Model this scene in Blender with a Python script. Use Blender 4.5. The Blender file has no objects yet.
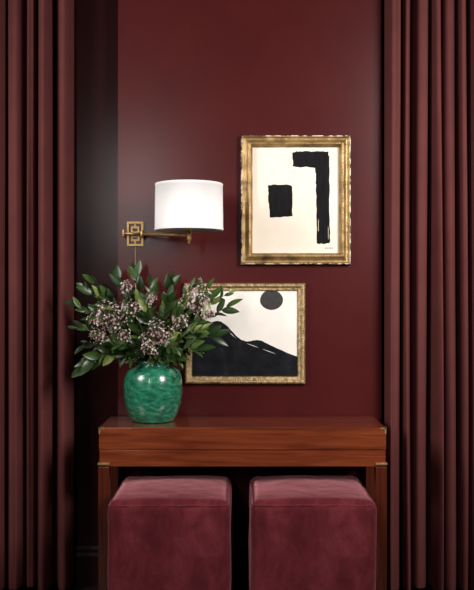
import bpy, bmesh, math, random
from mathutils import Vector, Matrix, noise
random.seed(7)
F=882.0; CD=4.0; CX=237.0; CY=295.0; CZ=1.33
def W(px,py,y):
    s=F/(CD+y)
    return Vector(((px-CX)/s, y, CZ+(CY-py)/s))
col=bpy.context.scene.collection
bpy.context.scene.view_settings.view_transform='Standard'

# ---------------------------------------------------------------- materials
def mat(name,color,rough=0.5,metal=0.0,**kw):
    m=bpy.data.materials.new(name); m.use_nodes=True
    b=m.node_tree.nodes['Principled BSDF']
    b.inputs['Base Color'].default_value=(*color,1); b.inputs['Roughness'].default_value=rough
    b.inputs['Metallic'].default_value=metal
    for k,v in kw.items(): b.inputs[k.replace('_',' ')].default_value=v
    return m,m.node_tree,b
def ramp(nt,fac,stops):
    r=nt.nodes.new('ShaderNodeValToRGB')
    e=r.color_ramp.elements
    e[0].position=stops[0][0]; e[0].color=(*stops[0][1],1)
    e[1].position=stops[-1][0]; e[1].color=(*stops[-1][1],1)
    for p,c in stops[1:-1]:
        n=e.new(p); n.color=(*c,1)
    nt.links.new(fac,r.inputs[0]); return r.outputs[0]
def noisen(nt,scale=5,detail=4,rough=0.5,sc=(1,1,1),dist=0.0):
    tc=nt.nodes.new('ShaderNodeTexCoord'); mp=nt.nodes.new('ShaderNodeMapping')
    mp.inputs['Scale'].default_value=sc
    n=nt.nodes.new('ShaderNodeTexNoise'); n.inputs['Scale'].default_value=scale
    n.inputs['Detail'].default_value=detail; n.inputs['Roughness'].default_value=rough
    n.inputs['Distortion'].default_value=dist
    nt.links.new(tc.outputs['Object'],mp.inputs[0]); nt.links.new(mp.outputs[0],n.inputs['Vector'])
    return n.outputs['Fac']
def bump(nt,b,h,strength=0.2,dist=0.01):
    n=nt.nodes.new('ShaderNodeBump'); n.inputs['Strength'].default_value=strength; n.inputs['Distance'].default_value=dist
    nt.links.new(h,n.inputs['Height']); nt.links.new(n.outputs[0],b.inputs['Normal'])

def noisy(name,stops,scale,rough,metal=0,sc=(1,1,1),bs=0.0,bscale=None,bsc=None,detail=4,dist=0.0,bd=0.01,**kw):
    m,nt,b=mat(name,stops[0][1],rough,metal,**kw)
    nt.links.new(ramp(nt,noisen(nt,scale,detail,0.55,sc,dist),stops),b.inputs['Base Color'])
    if bs>0: bump(nt,b,noisen(nt,bscale or scale,3,0.5,bsc or sc),bs,bd)
    return m
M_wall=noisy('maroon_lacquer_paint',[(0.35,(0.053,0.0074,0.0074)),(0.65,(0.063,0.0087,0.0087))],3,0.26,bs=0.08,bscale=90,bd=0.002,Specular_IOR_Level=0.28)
M_dark=noisy('shaded_maroon_paint',[(0.3,(0.016,0.0036,0.0039)),(0.7,(0.020,0.0044,0.0047))],3,0.22,Specular_IOR_Level=0.16)  # wall maroon darkened: the recess's shade is put into this colour
M_trim=noisy('maroon_trim_paint',[(0.3,(0.016,0.0035,0.004)),(0.7,(0.020,0.0042,0.0048))],4,0.5,Specular_IOR_Level=0.15)
M_ceil=noisy('ceiling_paint',[(0.3,(0.06,0.02,0.02)),(0.7,(0.07,0.022,0.022))],3,0.7)
M_floor=noisy('dark_wood_floor',[(0.3,(0.012,0.006,0.005)),(0.7,(0.03,0.014,0.01))],6,0.4,sc=(1,12,1),bs=0.1)
M_curt=noisy('burgundy_curtain_cloth',[(0.3,(0.090,0.0225,0.0210)),(0.7,(0.107,0.0275,0.0255))],9,0.85,bs=0.15,bscale=500,bd=0.001,Specular_IOR_Level=0.2)
M_wood=noisy('polished_mahogany',[(0.28,(0.070,0.0135,0.006)),(0.42,(0.125,0.0245,0.009)),(0.6,(0.18,0.038,0.013)),(0.78,(0.25,0.060,0.020))],3,0.2,sc=(0.9,18,14),detail=10,dist=0.8,bs=0.015,Coat_Weight=0.7,Coat_Roughness=0.1)
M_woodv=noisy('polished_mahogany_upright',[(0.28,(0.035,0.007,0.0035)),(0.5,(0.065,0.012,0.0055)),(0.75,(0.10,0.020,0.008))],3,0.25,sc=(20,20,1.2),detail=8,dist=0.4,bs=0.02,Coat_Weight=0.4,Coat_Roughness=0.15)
M_brass=noisy('aged_brass',[(0.3,(0.40,0.24,0.09)),(0.7,(0.60,0.40,0.17))],30,0.42,0.8)
M_gold=noisy('worn_gilt',[(0.22,(0.06,0.034,0.016)),(0.38,(0.24,0.145,0.056)),(0.60,(0.42,0.275,0.112)),(0.8,(0.60,0.44,0.23))],18,0.44,0.6,bs=0.4,bscale=130,bd=0.003,detail=10)
M_gold2=noisy('antique_gilt_chased',[(0.25,(0.10,0.06,0.026)),(0.5,(0.38,0.26,0.12)),(0.75,(0.62,0.48,0.28))],70,0.42,0.6,bs=0.7,bscale=220,bd=0.004,detail=8)
M_gesso=noisy('chipped_gesso_edge',[(0.42,(0.04,0.024,0.014)),(0.48,(0.18,0.12,0.06)),(0.53,(0.76,0.68,0.55))],36,0.6,0.0,bs=0.6,bscale=90,bd=0.003,detail=10)
M_paper=noisy('cream_art_paper',[(0.3,(0.76,0.67,0.55)),(0.7,(0.82,0.73,0.61))],8,0.85)
M_paper2=noisy('pale_art_paper',[(0.3,(0.76,0.71,0.65)),(0.7,(0.83,0.78,0.72))],8,0.85)
M_ink=noisy('black_brush_ink',[(0.3,(0.004,0.004,0.005)),(0.7,(0.009,0.008,0.009))],60,0.85,bs=0.2,sc=(1,1,0.2),Specular_IOR_Level=0.15)
M_ink2=noisy('charcoal_ink',[(0.35,(0.004,0.005,0.006)),(0.6,(0.010,0.011,0.014)),(0.75,(0.025,0.026,0.030))],18,0.85,detail=10,Specular_IOR_Level=0.15)
M_moon=noisy('grey_ink_wash',[(0.3,(0.018,0.016,0.016)),(0.7,(0.04,0.034,0.032))],60,0.8)
M_shade,_nt,_b=mat('white_linen_shade',(0.93,0.90,0.88),0.9)
bump(_nt,_b,noisen(_nt,300,2),0.1,0.001)
_tr=_nt.nodes.new('ShaderNodeBsdfTranslucent'); _tr.inputs[0].default_value=(0.95,0.9,0.88,1)
_mx=_nt.nodes.new('ShaderNodeMixShader'); _mx.inputs[0].default_value=0.12
_o=_nt.nodes['Material Output']; _nt.links.new(_b.outputs[0],_mx.inputs[1]); _nt.links.new(_tr.outputs[0],_mx.inputs[2]); _nt.links.new(_mx.outputs[0],_o.inputs[0])
M_bulb,_,_=mat('opal_glass_bulb',(0.85,0.83,0.8),0.2)
M_liner,_,_=mat('grey_picture_backing',(0.05,0.04,0.035),0.8)
M_vase=noisy('emerald_crackle_glaze',[(0.28,(0.004,0.05,0.026)),(0.42,(0.012,0.12,0.063)),(0.56,(0.022,0.18,0.10)),(0.66,(0.045,0.26,0.165)),(0.80,(0.16,0.42,0.31))],34,0.25,0,bs=0.25,bscale=90,bd=0.003,detail=12,sc=(1,1,2.2),dist=0.2,Coat_Weight=0.6,Coat_Roughness=0.12)
M_stem=noisy('brown_green_twig',[(0.3,(0.05,0.035,0.015)),(0.7,(0.08,0.09,0.03))],30,0.6)
def attrmat(name,rough,**kw):
    m,nt,b=mat(name,(1,1,1),rough,**kw)
    a=nt.nodes.new('ShaderNodeAttribute'); a.attribute_name='tone'
    nt.links.new(a.outputs['Color'],b.inputs['Base Color']); return m
M_leaf=attrmat('glossy_leaf',0.32,Specular_IOR_Level=0.35)
M_flor=attrmat('dusty_blossom',0.8)
def velvet(name):
    m,nt,b=mat(name,(0.15,0.02,0.03),0.85,0,Sheen_Weight=0.9,Sheen_Roughness=0.38,Sheen_Tint=(1.0,0.42,0.46,1),Specular_IOR_Level=0.05)
    f=noisen(nt,9.0,9,0.68,(1,1,0.6),0.4)
    nt.links.new(ramp(nt,f,[(0.32,(0.062,0.008,0.011)),(0.5,(0.105,0.0150,0.0200)),(0.68,(0.165,0.028,0.037))]),b.inputs['Base Color'])
    bump(nt,b,noisen(nt,11,9,0.68,(1,1,0.6),0.4),0.4,0.015)
    return m
M_velvet=velvet('rose_wine_velvet')

# ---------------------------------------------------------------- mesh helpers
def mesh_obj(name,verts,faces,mats,fm=None,smooth=False,parent=None,origin=None,tones=None):
    me=bpy.data.meshes.new(name)
    o0=Vector(origin) if origin is not None else Vector((0,0,0))
    me.from_pydata([tuple(Vector(v)-o0) for v in verts],[],faces)
    for m in (mats if isinstance(mats,(list,tuple)) else [mats]): me.materials.append(m)
    if fm:
        for p,i in zip(me.polygons,fm): p.material_index=i
    if smooth:
        for p in me.polygons: p.use_smooth=True
    if tones:
        a=me.color_attributes.new('tone','FLOAT_COLOR','POINT')
        for i,t in enumerate(tones): a.data[i].color=(*t,1)
    me.update()
    o=bpy.data.objects.new(name,me); col.objects.link(o); o.location=o0
    if parent: par(o,parent)
    return o
def wloc(o):
    v=o.location.copy()
    while o.parent: o=o.parent; v+=o.location
    return v
def par(o,p):
    o.location=o.location-wloc(p); o.parent=p
def empty(name,loc,label,cat,**kw):
    e=bpy.data.objects.new(name,None); e.location=loc; e.empty_display_size=0.05; col.objects.link(e)
    e['label']=label; e['category']=cat
    for k,v in kw.items(): e[k]=v
    return e
def bev(o,w,seg=2):
    m=o.modifiers.new('bevel','BEVEL'); m.width=w; m.segments=seg; m.limit_method='ANGLE'
    for p in o.data.polygons: p.use_smooth=True
    m.harden_normals=True
    return o
def boxdata(x0,x1,y0,y1,z0,z1,V,Fc):
    n=len(V)
    V+= [(x0,y0,z0),(x1,y0,z0),(x1,y1,z0),(x0,y1,z0),(x0,y0,z1),(x1,y0,z1),(x1,y1,z1),(x0,y1,z1)]
    Fc+=[tuple(n+i for i in f) for f in [(0,3,2,1),(4,5,6,7),(0,1,5,4),(1,2,6,5),(2,3,7,6),(3,0,4,7)]]
def box(name,x0,x1,y0,y1,z0,z1,m,bv=0,parent=None):
    V=[];Fc=[];boxdata(x0,x1,y0,y1,z0,z1,V,Fc)
    o=mesh_obj(name,V,Fc,m,parent=parent,origin=((x0+x1)/2,(y0+y1)/2,(z0+z1)/2))
    if bv: bev(o,bv)
    return o
def struct(o): o['kind']='structure'; return o
def lathe_data(prof,c,V,Fc,n=48,closed=False):
    b=len(V)
    for r,h in prof:
        for i in range(n):
            a=2*math.pi*i/n
            V.append((c[0]+r*math.cos(a),c[1]+r*math.sin(a),c[2]+h))
    for j in range(len(prof)-1):
        for i in range(n):
            Fc.append((b+j*n+i,b+j*n+(i+1)%n,b+(j+1)*n+(i+1)%n,b+(j+1)*n+i))
    if closed:
        j=len(prof)-1
        for i in range(n): Fc.append((b+j*n+i,b+j*n+(i+1)%n,b+(i+1)%n,b+i))
def tube_data(pts,rad,V,Fc,n=8):
    b=len(V); pts=[Vector(p) for p in pts]
    for k,p in enumerate(pts):
        t=(pts[min(k+1,len(pts)-1)]-pts[max(k-1,0)]).normalized()
        u=t.cross(Vector((0.13,0.97,0.21))).normalized(); w=t.cross(u)
        r=rad[k] if isinstance(rad,list) else rad
        for i in range(n):
            a=2*math.pi*i/n; V.append(tuple(p+u*(r*math.cos(a))+w*(r*math.sin(a))))
    for k in range(len(pts)-1):
        for i in range(n): Fc.append((b+k*n+i,b+k*n+(i+1)%n,b+(k+1)*n+(i+1)%n,b+(k+1)*n+i))
    Fc.append(tuple(b+i for i in range(n))[::-1]); Fc.append(tuple(b+(len(pts)-1)*n+i for i in range(n)))

# ---------------------------------------------------------------- room
PL,PR=-0.54,0.655
H=3.0; RD=0.07
struct(box('floor',-2.6,2.6,-5,0.4,-0.1,0,M_floor))
struct(box('ceiling',-2.6,2.6,-5,0.4,H,H+0.1,M_ceil))
struct(box('wall_back',PL,PR,0,0.30,0,H,M_wall))
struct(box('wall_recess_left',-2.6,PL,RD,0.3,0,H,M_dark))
struct(box('wall_recess_right',PR,2.6,RD,0.3,0,H,M_wall))
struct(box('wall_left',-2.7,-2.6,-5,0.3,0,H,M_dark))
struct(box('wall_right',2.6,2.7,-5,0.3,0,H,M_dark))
def baseboard(name,x0,x1,yf):
    pr=[(0,0),(-0.018,0),(-0.018,0.13),(-0.013,0.145),(-0.013,0.16),(-0.006,0.175),(0,0.18)]
    V=[];Fc=[]
    for x in (x0,x1):
        for a,z in pr: V.append((x,yf+a,z))
    n=len(pr)
    for i in range(n): Fc.append((i,(i+1)%n,n+(i+1)%n,n+i))
    Fc.append(tuple(range(n))[::-1]);Fc.append(tuple(range(n,2*n)))
    struct(mesh_obj(name,V,Fc,M_trim,origin=((x0+x1)/2,yf,0)))
baseboard('baseboard_back',PL,PR,0)
baseboard('baseboard_left',-2.6,PL,RD)
baseboard('baseboard_right',PR,2.6,RD)

# ---------------------------------------------------------------- curtains
def curtain(name,edges,y0,amp,label,seed):
    rnd=random.Random(seed)
    e=empty(name,((edges[0]+edges[-1])/2,y0,0.012),label,'curtain',)
    V=[];Fc=[]
    per=24; nz=40; cols=[]
    A=[amp*rnd.uniform(0.65,1.12) for _ in edges]
    ph=[rnd.uniform(0,6) for _ in edges]
    sk=[rnd.uniform(-0.10,0.16) for _ in edges]
    flat=[rnd.uniform(0.1,0.8) for _ in edges]
    pw=[rnd.uniform(0.95,1.4) for _ in edges]
    vd=[amp*rnd.uniform(0.2,0.5) for _ in range(len(edges)+1)]
    for k in range(len(edges)-1):
        for i in range(per):
            cols.append((k,i/per))
    cols.append((len(edges)-2,1.0))
    z0,z1=0.012,2.93
    for j in range(nz+1):
        t=j/nz; z=z0+(z1-z0)*t
        for k,u in cols:
            w=edges[k+1]-edges[k]
            sn=abs(math.sin(math.pi*u))
            s=sn**pw[k]
            s+=flat[k]*0.22*math.sin(3*math.pi*u+0.4*math.sin(z+ph[k]))*sn
            x=edges[k]+w*(u-0.06*math.sin(2*math.pi*u)+sk[k]*sn)
            sway=0.005*math.sin(1.2*z+ph[k])*sn
            base=y0+vd[k]*(1-u)+vd[k+1]*u
            yy=base-A[k]*s*(1+0.10*math.sin(1.3*z+ph[k]))+0.002*noise.noise(Vector((x*40,0,z*2)))
            V.append((x+sway,yy,z))
    n=len(cols)
    for j in range(nz):
        for i in range(n-1): Fc.append((j*n+i,j*n+i+1,(j+1)*n+i+1,(j+1)*n+i))
    o=mesh_obj('curtain_panel',V,Fc,M_curt,smooth=True,parent=e,origin=((edges[0]+edges[-1])/2,y0,0.012))
    sd=o.modifiers.new('thick','SOLIDIFY'); sd.thickness=0.003
    sb=o.modifiers.new('sub','SUBSURF'); sb.levels=1; sb.render_levels=1
    V=[];Fc=[]
    tube_data([(edges[0]-0.05,y0,2.945),(edges[-1]+0.05,y0,2.945)],0.012,V,Fc,12)
    mesh_obj('curtain_rod',V,Fc,M_brass,smooth=True,parent=e,origin=((edges[0]+edges[-1])/2,y0,2.945))
    return e
yc=-0.04
def wx(px,y): return (px-CX)*(CD+y)/F
le=[-95,-72,-50,-30,-10,8,24,36,54,72]
re_=[386,401,411,429,440,457,467,482,494,510,528,548]
curtain('curtain',[wx(p,yc) for p in le],yc,0.15,'burgundy floor-length curtain in deep folds beside the dark recess',3)
curtain('curtain',[wx(p,yc) for p in re_],yc,0.14,'burgundy floor-length curtain in narrow folds beside the console table',9)

# ---------------------------------------------------------------- console table
TX0,TX1=wx(98,-0.355),wx(387,-0.355)
TY0,TY1=-0.355,-0.022
TT=0.782
tb=empty('console_table',((TX0+TX1)/2,(TY0+TY1)/2,0),'polished mahogany campaign console table with brass corners','table')
box('tabletop',TX0+0.003,TX1-0.003,TY0,TY1,0.690,TT,M_wood,0.003,tb)
box('apron',TX0+0.005,TX1-0.005,TY0+0.004,TY1,0.620,0.6895,M_wood,0.002,tb)
LW=0.046
for lx in (TX0,TX1-LW):
    for ly in (TY0-0.001,TY1-LW):
        box('leg',lx,lx+LW,ly,ly+LW,0.0,0.6195,M_woodv,0.003,tb)
        xa,xb=(lx-0.0012,lx+LW+0.0012)
        if ly<-0.2:
            box('brass_collar',xa,xb,ly-0.0012,ly+LW+0.0012,0.627,0.636,M_brass,0.001,tb)
def corner(xs,s):
    V=[];Fc=[];t=0.0012
    f=TY0-t; L=0.024; h=0.006
    x0,x1=sorted((xs,xs+s*-L))
    boxdata(x0,x1,f,TY0+0.0003,TT-h,TT,V,Fc)
    boxdata(x0,x1,f,TY0+h,TT-0.0007,TT+0.0006,V,Fc)
    xo0,xo1=sorted((xs+s*t,xs-s*0.0003))
    boxdata(xo0,xo1,f,TY0+L,TT-h,TT+0.0006,V,Fc)
    xi0,xi1=sorted((xs,xs-s*h))
    boxdata(xi0,xi1,f,TY0+L,TT-0.0007,TT+0.0006,V,Fc)
    boxdata(xi0,xi1,f,TY0+0.0003,TT-0.026,TT,V,Fc)
    mesh_obj('brass_corner',V,Fc,M_brass,parent=tb,origin=(xs,TY0,TT))
corner(TX0+0.003,-1); corner(TX1-0.003,1)

# ---------------------------------------------------------------- ottomans
def ottoman(px0,px1,label,seed):
    yf,yb=-0.60,-0.11
    x0,x1=wx(px0,yf),wx(px1,yf); zt=0.528
    w=x1-x0; d=yb-yf; c=Vector(((x0+x1)/2,(yf+yb)/2,0))
    e=empty('ottoman',c,label,'ottoman',group='velvet cube ottomans under the table')
    za,zb,r=0.012,zt,0.030
    N=48; bm=bmesh.new(); bmesh.ops.create_cube(bm,size=2)
    bmesh.ops.subdivide_edges(bm,edges=bm.edges[:],cuts=N,use_grid_fill=True)
    hx,hy,hz=w/2,d/2,(zb-za)/2
    for v in bm.verts:
        p=v.co.copy(); q=Vector((p.x*hx,p.y*hy,p.z*hz))
        inner=Vector((max(-hx+r,min(hx-r,q.x)),max(-hy+r,min(hy-r,q.y)),max(-hz+r,min(hz-r,q.z))))
        dd=q-inner
        if dd.length>1e-7: q=inner+dd.normalized()*r
        fx,fy,fz=1-p.x**2,1-p.y**2,1-p.z**2
        if p.z>0.99: q.z+=0.024*(fx*fy)**0.45
        if abs(p.y)>0.99: q.y+=math.copysign(0.006,p.y)*max(fx*fz,0)**0.6
        if abs(p.x)>0.99: q.x+=math.copysign(0.004,p.x)*max(fy*fz,0)**0.6
        nn=noise.noise(Vector((q.x*5+seed,q.y*5,q.z*5+seed)))*0.004+noise.noise(Vector((q.x*16+seed,q.y*16,q.z*12)))*0.0016
        top=max(0,1-abs(q.z-hz+0.04)/0.08)
        nn+=top*0.002*math.sin(q.x*60+seed+5*noise.noise(Vector((q.x*8,seed,q.z*8))))
        q+=q.normalized()*nn
        v.co=q+Vector((0,0,(za+zb)/2))
    me=bpy.data.meshes.new('upholstered_body'); bm.to_mesh(me); bm.free()
    me.materials.append(M_velvet)
    for p in me.polygons: p.use_smooth=True
    o=bpy.data.objects.new('upholstered_body',me); col.objects.link(o); o.parent=e; o.location=(0,0,0)
    pts=[]
    for cx,cy,a0 in ((1,1,0),(-1,1,90),(-1,-1,180),(1,-1,270)):
        for k in range(7):
            a=math.radians(a0+k*15)
            pts.append((c.x+cx*(w/2-r)+math.cos(a)*(r-0.005),c.y+cy*(d/2-r)+math.sin(a)*(r-0.005),zt-0.013))
    dense=[]
    for i,p in enumerate(pts):
        q=pts[(i+1)%len(pts)]
        L=(Vector(q)-Vector(p)).length; m=max(1,int(L/0.02))
        for k in range(m):
            v=Vector(p).lerp(Vector(q),k/m)
            v.z+=noise.noise(v*9+Vector((seed,0,0)))*0.002
            dense.append(v)
    V=[];Fc=[];nn=8
    for k,p in enumerate(dense):
        t=(dense[(k+1)%len(dense)]-dense[k-1]).normalized(); u=Vector((0,0,1)); wv=t.cross(u)
        for i in range(nn):
            a=2*math.pi*i/nn; V.append(tuple(p+u*0.0038*math.cos(a)+wv*0.0038*math.sin(a)))
    m=len(dense)
    for k in range(m):
        for i in range(nn): Fc.append((k*nn+i,k*nn+(i+1)%nn,((k+1)%m)*nn+(i+1)%nn,((k+1)%m)*nn+i))
    mesh_obj('piping',V,Fc,M_velvet,smooth=True,parent=e,origin=(c.x,c.y,zt))
    for sx in (-1,1):
        for sy in (-1,1):
            V=[];Fc=[]; lathe_data([(0.0,0),(0.018,0),(0.02,0.004),(0.02,0.016),(0,0.016)],(c.x+sx*(w/2-0.05),c.y+sy*(d/2-0.05),0),V,Fc,16)
            mesh_obj('foot',V,Fc,M_liner,parent=e,origin=(c.x+sx*(w/2-0.05),c.y+sy*(d/2-0.05),0))
ottoman(107,230,'rose-burgundy velvet cube ottoman tucked under the table below the vase',1.3)
ottoman(251,377,'rose-burgundy velvet cube ottoman tucked under the table with lighter crushed nap',6.1)

# ---------------------------------------------------------------- pictures
def frame_sweep(name,cx,cz,w,h,y,prof,mats,split,wob,parent):
    V=[];Fc=[];fm=[]
    hw,hh=w/2,h/2
    step=0.003
    ring=[]
    corners=[(-1,-1),(1,-1),(1,1),(-1,1)]
    for k in range(4):
        a=corners[k]; b=corners[(k+1)%4]
        L=w if a[1]==b[1] else h
        m=int(L/step)
        for i in range(m):
            ring.append((k,i/m,L))
    nP=len(prof)
    for (k,t,L) in ring:
        a=corners[k]; b=corners[(k+1)%4]
        for j,(ins,dep) in enumerate(prof):
            ax,az=a[0]*(hw-ins),a[1]*(hh-ins); bx,bz=b[0]*(hw-ins),b[1]*(hh-ins)
            x=ax+(bx-ax)*t; z=az+(bz-az)*t
            dd=dep
            if 0<j<nP-1: dd+=wob(j,t*L,k)
            r=noise.noise(Vector((x*25,z*25,j*0.2)))*0.0009
            x+=r*(1 if k in(1,3) else 0); z+=r*(1 if k in (0,2) else 0)
            V.append((cx+x,y-max(dd,0.0),cz+z))
    n=len(ring)
    for i in range(n):
        for j in range(nP-1):
            Fc.append((i*nP+j,((i+1)%n)*nP+j,((i+1)%n)*nP+j+1,i*nP+j+1)); fm.append(split[j])
    o=mesh_obj(name,V,Fc,mats,fm=fm,smooth=True,parent=parent,origin=(cx,y,cz))
    return o
def poly_xz(pts,y,V,Fc,fm,mi,jit=0.0,sub=1):
    P=[]
    for i,p in enumerate(pts):
        q=pts[(i+1)%len(pts)]
        for k in range(sub):
            t=k/sub; P.append((p[0]+(q[0]-p[0])*t+random.uniform(-jit,jit),p[1]+(q[1]-p[1])*t+random.uniform(-jit,jit)))
    b=len(V)
    for p in P: V.append(tuple(W(p[0],p[1],y)))
    Fc.append(tuple(range(b,b+len(P)))[::-1]); fm.append(mi)

yw=-0.001
def picture(x0,x1,y0,y1,mw,dep,gold,label,build,ornate,pm):
    yf=-0.03
    A=W(x0,y1,yf);B=W(x1,y0,yf)
    cx,cz=(A.x+B.x)/2,(A.z+B.z)/2; w,h=B.x-A.x,B.z-A.z
    e=empty('framed_picture',(cx,yw,A.z),label,'picture')
    if not ornate:
        prof=[(0,0),(0,dep*0.55),(0.0015,dep*0.75),(0.0055,dep*0.84),(0.008,dep*0.82),(0.010,dep*0.60),(0.018,dep*0.55),(0.026,dep*0.72),(0.033,dep*0.98),(0.041,dep*1.05),(0.045,dep*0.85),(0.046,dep*0.58),(mw-0.003,dep*0.5),(mw,dep*0.42),(mw,0.002)]
        split=[1,1,1,0,0,0,0,0,0,0,0,0,0,0]
        wob=lambda j,s,k: 0.0012*noise.noise(Vector((s*40,j*0.3,k*7)))+(0.0005*math.sin(s*380) if j in (7,8) else 0)
    else:
        prof=[(0,0),(0,dep*0.6),(0.003,dep*0.8),(0.007,dep*0.95),(0.012,dep),(0.017,dep*0.92),(0.021,dep*0.7),(0.025,dep*0.62),(0.029,dep*0.7),(mw-0.003,dep*0.6),(mw,dep*0.4),(mw,0.002)]
        split=[0]*11
        wob=lambda j,s,k: (0.0020*math.sin(s*520)*(0.6+0.4*math.sin(s*60)) if j in (3,4,5) else 0.0010*math.sin(s*800+1) if j in(8,) else 0)
    frame_sweep('picture_frame',cx,cz,w,h,yw,prof,[gold,M_gesso],split,wob,e)
    box('backing_board',cx-w/2+mw*0.5,cx+w/2-mw*0.5,yw-0.006,yw-0.001,cz-h/2+mw*0.5,cz+h/2-mw*0.5,M_liner,0,e)
    V=[];Fc=[];fm=[]
    boxdata(cx-w/2+mw*0.6,cx+w/2-mw*0.6,yw-0.009,yw-0.0065,cz-h/2+mw*0.6,cz+h/2-mw*0.6,V,Fc); fm=[0]*6
    build(V,Fc,fm,yw-0.0095)
    mesh_obj('artwork',V,Fc,pm,fm=fm,parent=e,origin=(cx,yw-0.008,cz))
def art1(V,Fc,fm,y):
    poly_xz([(292.5,153),(297,151.5),(305,151.3),(315,151.5),(323,151.3),(328.3,151.8),(329,157),(329.5,180),(329.5,205),(330,230),(330,243),(324,244),(317,243.5),(317,225),(316.3,200),(316,185),(315.8,174),(315,167.5),(305,167),(297,167.3),(293,166)],y,V,Fc,fm,1,0.45,5)
    poly_xz([(268,185),(280,184.5),(291,185),(292.5,187),(292.5,200),(292.5,216),(282,217),(270,217.5),(268.8,205),(268.3,190)],y,V,Fc,fm,1,0.5,5)
    for x,a,b in ((318.2,218,232),(328.2,226,240)):
        poly_xz([(x,a),(x+0.35,a+3),(x+0.3,b),(x-0.05,b-2)],y-0.0004,V,Fc,fm,0,0.05,2)
    for k in range(4):
        x=325+k*2.2
        poly_xz([(x,248),(x+1.3,247.4),(x+1.5,248),(x+0.4,249)],y,V,Fc,fm,1,0.1,2)
def art2(V,Fc,fm,y):
    P=[(187,330),(195,328.5),(203,326),(210,323),(216,321),(221,321.5),(226,325),(231,330),(236,335.5),(241,339.5),(246,341.5),(251,341),(256,340),(261,340.6),(267,343.4),(274,347),(282,350.6),(291,354.4),(301,358),(301,380),(187,380)]
    poly_xz(P,y,V,Fc,fm,1,0.22,3)
    # faint dry-brush breaks running down the slope
    for (a,b) in (((246,343.2),(259,347.8)),((262,349),(276,354)),((228,331),(236,338.5))):
        poly_xz([a,((a[0]+b[0])/2,(a[1]+b[1])/2-0.35),b,((a[0]+b[0])/2,(a[1]+b[1])/2+0.25)],y-0.0004,V,Fc,fm,0,0.06,2)
    c=(271.5,300); poly_xz([(c[0]+11.5*math.cos(a*math.pi/12),c[1]+10*math.sin(a*math.pi/12)) for a in range(24)],y,V,Fc,fm,2,0.1,1)
picture(241,351,135,264.5,0.052,0.036,M_gold,'worn gilt frame holding cream abstract with black brush shapes',art1,False,[M_paper,M_ink])
picture(184,305.5,283,384.5,0.036,0.028,M_gold2,'thin ornate gilt frame with black mountain and moon print',art2,True,[M_paper2,M_ink2,M_moon])

# ---------------------------------------------------------------- sconce
P=W(135.5,234,-0.0); ysh=-0.26
S=W(189,184,ysh); Sb=W(189,230.5,ysh)
sc=empty('wall_sconce',(P.x,0,P.z),'brass swing-arm wall sconce with white drum shade','wall lamp')
V=[];Fc=[]
def pl(x0,x1,z0,z1,ya=-0.014,yb=-0.0005): boxdata(P.x+x0,P.x+x1,ya,yb,P.z+z0,P.z+z1,V,Fc)
for a in ((-0.037,0.037,0.046,0.055),(-0.037,0.037,-0.055,-0.046),(-0.037,-0.028,-0.046,0.046),(0.028,0.037,-0.046,0.046)): pl(*a)
for a in ((-0.019,0.019,0.025,0.033),(-0.019,0.019,-0.033,-0.025),(-0.019,-0.011,-0.025,0.025),(0.011,0.019,-0.025,0.025)): pl(*a)
pl(-0.004,0.004,0.033,0.046); pl(-0.004,0.004,-0.046,-0.033)
pl(-0.011,0.011,-0.016,0.010,-0.016)
o=mesh_obj('backplate',V,Fc,M_brass,parent=sc,origin=(P.x,0,P.z))
za=W(189,236,ysh).z; zp=P.z-0.003
V=[];Fc=[]
tube_data([(P.x,-0.015,zp),(P.x,-0.05,zp)],0.007,V,Fc,14)
tube_data([(P.x-0.045,-0.05,zp+0.002),(P.x+0.035,-0.05,zp)],0.006,V,Fc,14)
lathe_data([(0,-0.018),(0.005,-0.018),(0.007,-0.014),(0.007,0.014),(0.005,0.018),(0,0.018)],(P.x-0.047,-0.05,zp+0.002),V,Fc,16)
lathe_data([(0,-0.016),(0.005,-0.016),(0.0085,-0.012),(0.0085,0.012),(0.005,0.016),(0,0.016)],(P.x+0.035,-0.05,zp),V,Fc,16)
tube_data([(P.x+0.035,-0.05,zp),(S.x,ysh,za+0.002)],0.0065,V,Fc,16)
mesh_obj('swing_arm',V,Fc,M_brass,smooth=True,parent=sc,origin=(P.x,-0.05,za))
V=[];Fc=[]
lathe_data([(0,-0.034),(0.004,-0.032),(0.006,-0.028),(0.004,-0.023),(0.009,-0.018),(0.010,-0.012),(0.010,0.010),(0.012,0.016),(0.012,0.03),(0.006,0.034),(0.006,0.06),(0.016,0.062),(0.016,0.10),(0,0.10)],(S.x,ysh,za),V,Fc,20)
for k in range(3):
    a=k*2*math.pi/3+0.4
    tube_data([(S.x,ysh,za+0.064),(S.x+0.142*math.cos(a),ysh+0.142*math.sin(a),Sb.z+0.02)],0.0015,V,Fc,6)
mesh_obj('lamp_socket',V,Fc,M_brass,smooth=True,parent=sc,origin=(S.x,ysh,za))
V=[];Fc=[]; lathe_data([(0.012,0.10),(0.014,0.11),(0.027,0.135),(0.03,0.155),(0.024,0.175),(0.012,0.186),(0.0,0.188)],(S.x,ysh,za),V,Fc,20)
mesh_obj('light_bulb',V,Fc,M_bulb,smooth=True,parent=sc,origin=(S.x,ysh,za+0.1))
r0=0.145; r1=0.143; hh=S.z-Sb.z
V=[];Fc=[]; lathe_data([(r0-0.003,0),(r0,0),(r0+0.0008,0.002),(r0+0.0008,0.010),(r0,0.0105),(r1,hh-0.0105),(r1+0.0008,hh-0.01),(r1+0.0008,hh-0.002),(r1,hh),(r1-0.003,hh),(r1-0.003,hh-0.004)],(S.x,ysh,Sb.z),V,Fc,72,closed=True)
mesh_obj('lamp_shade',V,Fc,M_shade,smooth=True,parent=sc,origin=(S.x,ysh,Sb.z))
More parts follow.
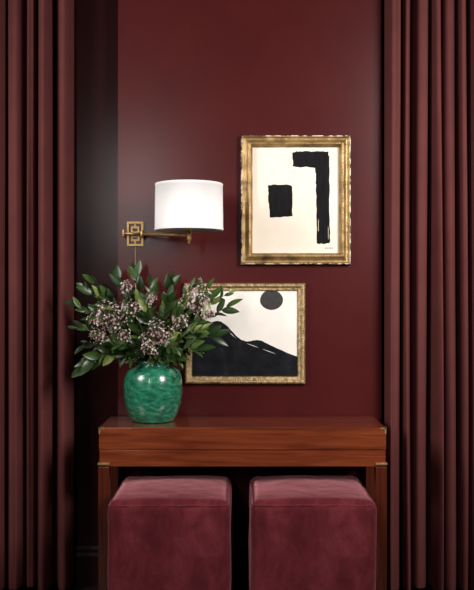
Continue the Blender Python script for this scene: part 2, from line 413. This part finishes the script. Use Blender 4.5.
V=[];Fc=[]; tube_data([(P.x,-0.004,P.z-0.05),(P.x+0.001,-0.004,P.z-0.2),(P.x,-0.004,P.z-0.5)],0.0022,V,Fc,8)
mesh_obj('power_cord',V,Fc,M_brass,parent=sc,origin=(P.x,0,P.z-0.2))

# ---------------------------------------------------------------- vase
yv=-0.155; vx=wx(153,yv); vz=TT+0.0005
s=F/(CD+yv)
def R(p): return p/s
prof=[(0,0),(R(20),0),(R(21),0.003),(R(21.6),0.008),(R(24.3),0.030),(R(27.2),0.065),(R(29.0),0.105),(R(29.6),0.145),(R(29.0),0.185),(R(26.8),0.213),(R(22.8),0.230),(R(18.0),0.238),(R(16.5),0.242),(R(16.5),0.248),(R(17.8),0.255),(R(18.0),0.260),(R(17.3),0.264),(R(16),0.260),(R(15),0.250),(R(15),0.240),(R(17.5),0.230),(R(22),0.208),(R(25.5),0.18),(R(26),0.15),(R(25),0.09),(R(20),0.03),(R(15),0.015),(0,0.012)]
V=[];Fc=[]; lathe_data(prof,(vx,yv,vz),V,Fc,64)
va=mesh_obj('vase',V,Fc,M_vase,smooth=True,origin=(vx,yv,vz))
va['label']='emerald green crackle-glazed ceramic vase on the console table'; va['category']='vase'
sb=va.modifiers.new('sub','SUBSURF'); sb.levels=1; sb.render_levels=2

# ---------------------------------------------------------------- bouquet
mouth=Vector((vx,yv,vz+0.256))
bq=empty('bouquet',mouth+Vector((0,0,-0.01)),'bouquet of glossy leaves and dusty pink blossoms in green vase','flowers')
FL=[(108,317,-.36,16,15,210),(98,335,-.34,9,8,70),(124,334,-.35,6,6,45),(134,309,-.33,7,7,50),(158,335,-.38,13,12,165),(150,349,-.38,7,6,45),(197,300,-.34,14,15,180),(208,314,-.34,6,6,45),(180,321,-.35,9,7,70),(126,287,-.25,7,7,50),(151,298,-.29,6,6,45)]
FW=[(W(f[0],f[1],f[2]),f[3]/(F/(CD+f[2]))) for f in FL]
def bez(p0,p1,p2,p3,t):
    a=1-t; return p0*a**3+p1*3*a*a*t+p2*3*a*t*t+p3*t**3
def leaf(V,Fc,T,base,d,nrm,L,wd,tone,curl):
    side=d.cross(nrm).normalized(); nrm=side.cross(d).normalized()
    N=8; b=len(V)
    for i in range(N+1):
        t=i/N
        hw=wd*0.5*(math.sin(math.pi*min(t**0.9,1)))**0.75 if 0<t<1 else 0.0008
        c=base+d*(L*t)+nrm*(-curl*L*t*t)
        up=nrm*(hw*0.3)
        V.append(tuple(c-side*hw+up)); V.append(tuple(c)); V.append(tuple(c+side*hw+up))
        k=0.85+0.3*t
        T.append(tuple(x*k for x in tone)); T.append(tuple(x*k*1.4 for x in tone)); T.append(tuple(x*k for x in tone))
    for i in range(N):
        q=b+i*3
        Fc.append((q,q+1,q+4,q+3)); Fc.append((q+1,q+2,q+5,q+4))
tones=[(0.014,0.032,0.008),(0.028,0.058,0.012),(0.055,0.092,0.020),(0.010,0.022,0.007),(0.020,0.042,0.010),(0.13,0.165,0.035)]
def stem_curve(tip,lift):
    a0=Vector((tip.x-vx,tip.y-yv,0)); dirn=a0.normalized() if a0.length>0.01 else Vector((0.3,0,0))
    p0=mouth+Vector((0,0,-0.07))-dirn*0.012
    pm=mouth+dirn*min(0.036,a0.length*0.3)
    p1=pm+Vector((0,0,0.01))
    p2=mouth.lerp(tip,0.5)+Vector((0,0,lift))
    return [bez(p0,p1,p2,tip,i/16) for i in range(17)]
def leafy(px,py,y,lift=0.04,L=0.070,n=15,wd=0.41,t0=0.42):
    tip=W(px,py,y); pts=stem_curve(tip,lift)
    V=[];Fc=[]; tube_data(pts,[0.0024-0.0014*i/16 for i in range(17)],V,Fc,6)
    st=mesh_obj('leafy_branch',V,Fc,M_stem,smooth=True,parent=bq,origin=mouth)
    st['label']='dark green leafy branch'
    V=[];Fc=[];T=[]
    bt=random.choice(tones[:5])
    for i in range(n):
        t=t0+(1-t0)*i/(n-1); f=t*16; k=min(int(f),15); p=pts[k].lerp(pts[k+1],f-k)
        tan=(pts[k+1]-pts[k]).normalized()
        u=tan.cross(Vector((0,-1,0.3))).normalized(); w=tan.cross(u)
        a=i*2.4+random.uniform(-.5,.5)
        perp=u*math.cos(a)+w*math.sin(a)*0.8
        sp=random.uniform(0.7,1.6)*(1-0.65*(i/(n-1))**2)
        d=(tan+perp*sp+Vector((0,0,0.15))).normalized()
        nr=(Vector((random.uniform(-.7,.7),-0.9,random.uniform(-0.1,1.0)))).normalized()
        if abs(nr.dot(d))>0.85: nr=Vector((0.7,0,0.7))
        tn=bt if random.random()<0.6 else random.choice(tones)
        l=L*random.uniform(0.55,1.25)
        if p.y+d.y*l>-0.01: d.y=min(d.y,0)-0.2; d.normalize()
        if p.y+d.y*l>-0.012: continue
        blocked=False
        for q in (p+d*l*0.35,p+d*l*0.7,p+d*l):
            for fc,fr in FW:
                dx=Vector((q.x-fc.x,0,q.z-fc.z))
                if dx.length<fr*0.8 and q.y<fc.y+fr*1.6: blocked=True
        if blocked: continue
        e_=p+d*l
        if e_.x<-0.74 : continue
        if e_.x<-0.64 and e_.y>-0.17: d.y-=0.6; d.normalize()
        leaf(V,Fc,T,p,d,nr,l,l*wd*random.uniform(0.8,1.2),tn,random.uniform(0.0,0.4))
    if V:
        o=mesh_obj('leaves',V,Fc,M_leaf,smooth=True,origin=mouth,tones=T); par(o,st)
ftone=[(0.56,0.40,0.38),(0.66,0.52,0.48),(0.46,0.29,0.29),(0.76,0.65,0.59),(0.36,0.19,0.20),(0.52,0.36,0.36)]
def flower(px,py,y,rx,ry,n=95):
    c=W(px,py,y); pts=stem_curve(c,0.03)
    V=[];Fc=[]; tube_data(pts,[0.0024-0.0008*i/16 for i in range(17)],V,Fc,6)
    V2=[];F2=[];T=[]
    sc_=F/(CD+y); rx/=sc_; ry/=sc_
    off=random.uniform(0,50)
    for i in range(n):
        z=1-2*(i+0.5)/n; a=i*2.39996+random.uniform(-.35,.35); r=math.sqrt(1-z*z)
        rr=random.uniform(0.70,1.08)
        q=Vector((rx*r*math.cos(a),0.75*rx*r*math.sin(a),ry*z))
        lump=1+0.9*noise.noise(q*34+Vector((off,0,0)))
        q*=rr*lump
        if i%3==0: tube_data([c-Vector((0,0,ry*0.6)),c+q*0.95],[0.0012,0.0008],V,Fc,4)
        tn=random.choice(ftone); k=max(0.6,min(1.0,0.8+0.9*(rr*lump-0.8)))  # deeper florets toned darker: shade between them put into the colour
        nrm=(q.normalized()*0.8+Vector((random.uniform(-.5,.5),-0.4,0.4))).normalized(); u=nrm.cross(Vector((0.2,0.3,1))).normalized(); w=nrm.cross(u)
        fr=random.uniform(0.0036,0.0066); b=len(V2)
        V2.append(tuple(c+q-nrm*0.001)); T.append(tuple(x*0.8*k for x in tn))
        a0=random.uniform(0,6)
        for m in range(10):
            aa=a0+m*math.pi/5; R_=fr*(1.0 if m%2==0 else 0.65)
            V2.append(tuple(c+q+(u*math.cos(aa)+w*math.sin(aa))*R_+nrm*(0.0015 if m%2==0 else 0))); T.append(tuple(x*k for x in tn))
        for m in range(10): F2.append((b,b+1+m,b+1+(m+1)%10))
        b=len(V2); br=fr*0.33; cc=c+q+nrm*0.001
        for dv in (nrm,u,w,-u,-w,-nrm): V2.append(tuple(cc+dv*br)); T.append(tuple(x*0.9*k for x in tn))
        for f in ((0,1,2),(0,2,3),(0,3,4),(0,4,1),(5,2,1),(5,3,2),(5,4,3),(5,1,4)): F2.append(tuple(b+g for g in f))
    st=mesh_obj('flower_stem',V,Fc,M_stem,smooth=True,parent=bq,origin=mouth)
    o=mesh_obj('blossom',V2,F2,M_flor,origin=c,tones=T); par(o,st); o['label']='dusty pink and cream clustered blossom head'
tips=[(76,306,-.27,.05),(78,328,-.28,.05),(84,288,-.26,.06),(95,284,-.24,.05),(116,277,-.15,.03),(136,271,-.12,.02),(150,286,-.20,.02),(172,284,-.14,.02),
 (190,288,-.20,.03),(206,290,-.15,.05),(229,293,-.18,.07),(226,308,-.22,.05),(214,336,-.20,.06),(196,350,-.22,.05),(200,330,-.26,.05),
 (86,346,-.28,.08),(84,366,-.28,.11),(98,358,-.26,.08),(108,300,-.24,.05),(128,318,-.26,.05),(146,312,-.26,.04),(168,300,-.22,.04),(182,316,-.24,.05),(174,348,-.28,.06),(122,344,-.30,.06),(142,350,-.30,.05),(210,300,-.12,.05),(130,296,-.12,.03),
 (112,345,-.20,.06),(150,330,-.20,.03),(135,335,-.15,.03),(175,330,-.15,.04),(160,352,-.30,.05),(120,330,-.12,.04),(190,320,-.14,.05),(100,310,-.14,.05)]
for a in tips: leafy(*a)
for a in [(132,360,-.24,.05),(178,360,-.22,.05),(152,360,-.30,.05),(118,356,-.22,.06),(165,357,-.30,.04)]: leafy(*a,L=0.055,n=9,t0=0.65)
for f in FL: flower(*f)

# ---------------------------------------------------------------- light + camera
def area(name,loc,target,size,sy,power,color,spread=180):
    l=bpy.data.lights.new(name,'AREA'); l.shape='RECTANGLE'; l.size=size; l.size_y=sy; l.energy=power; l.color=color
    l.spread=math.radians(spread)
    o=bpy.data.objects.new(name,l); o.location=loc; col.objects.link(o)
    o.rotation_euler=(Vector(target)-Vector(loc)).to_track_quat('-Z','Y').to_euler(); return o
area('window_light',(-2.2,-1.9,2.4),(0.75,0,1.55),0.9,1.3,27,(1.0,0.97,0.94),110)
area('room_fill_light',(-0.98,-4.4,2.25),(0.1,0,1.6),0.26,1.0,9,(1.0,0.96,0.94),120)
area('side_fill_light',(1.9,-2.4,2.5),(0.30,0,1.5),0.8,1.2,39,(1.0,0.96,0.93),96)  # added light from the right front; no window known there
w=bpy.data.worlds.new('world'); bpy.context.scene.world=w; w.use_nodes=True
w.node_tree.nodes['Background'].inputs[0].default_value=(1.0,0.88,0.85,1); w.node_tree.nodes['Background'].inputs[1].default_value=0.010
cd=bpy.data.cameras.new('camera'); cd.lens=F/590*36; cd.sensor_width=36; cd.sensor_fit='AUTO'
cam=bpy.data.objects.new('camera',cd); cam.location=(0,-CD,CZ); cam.rotation_euler=(math.pi/2,0,0); col.objects.link(cam)
bpy.context.scene.camera=cam
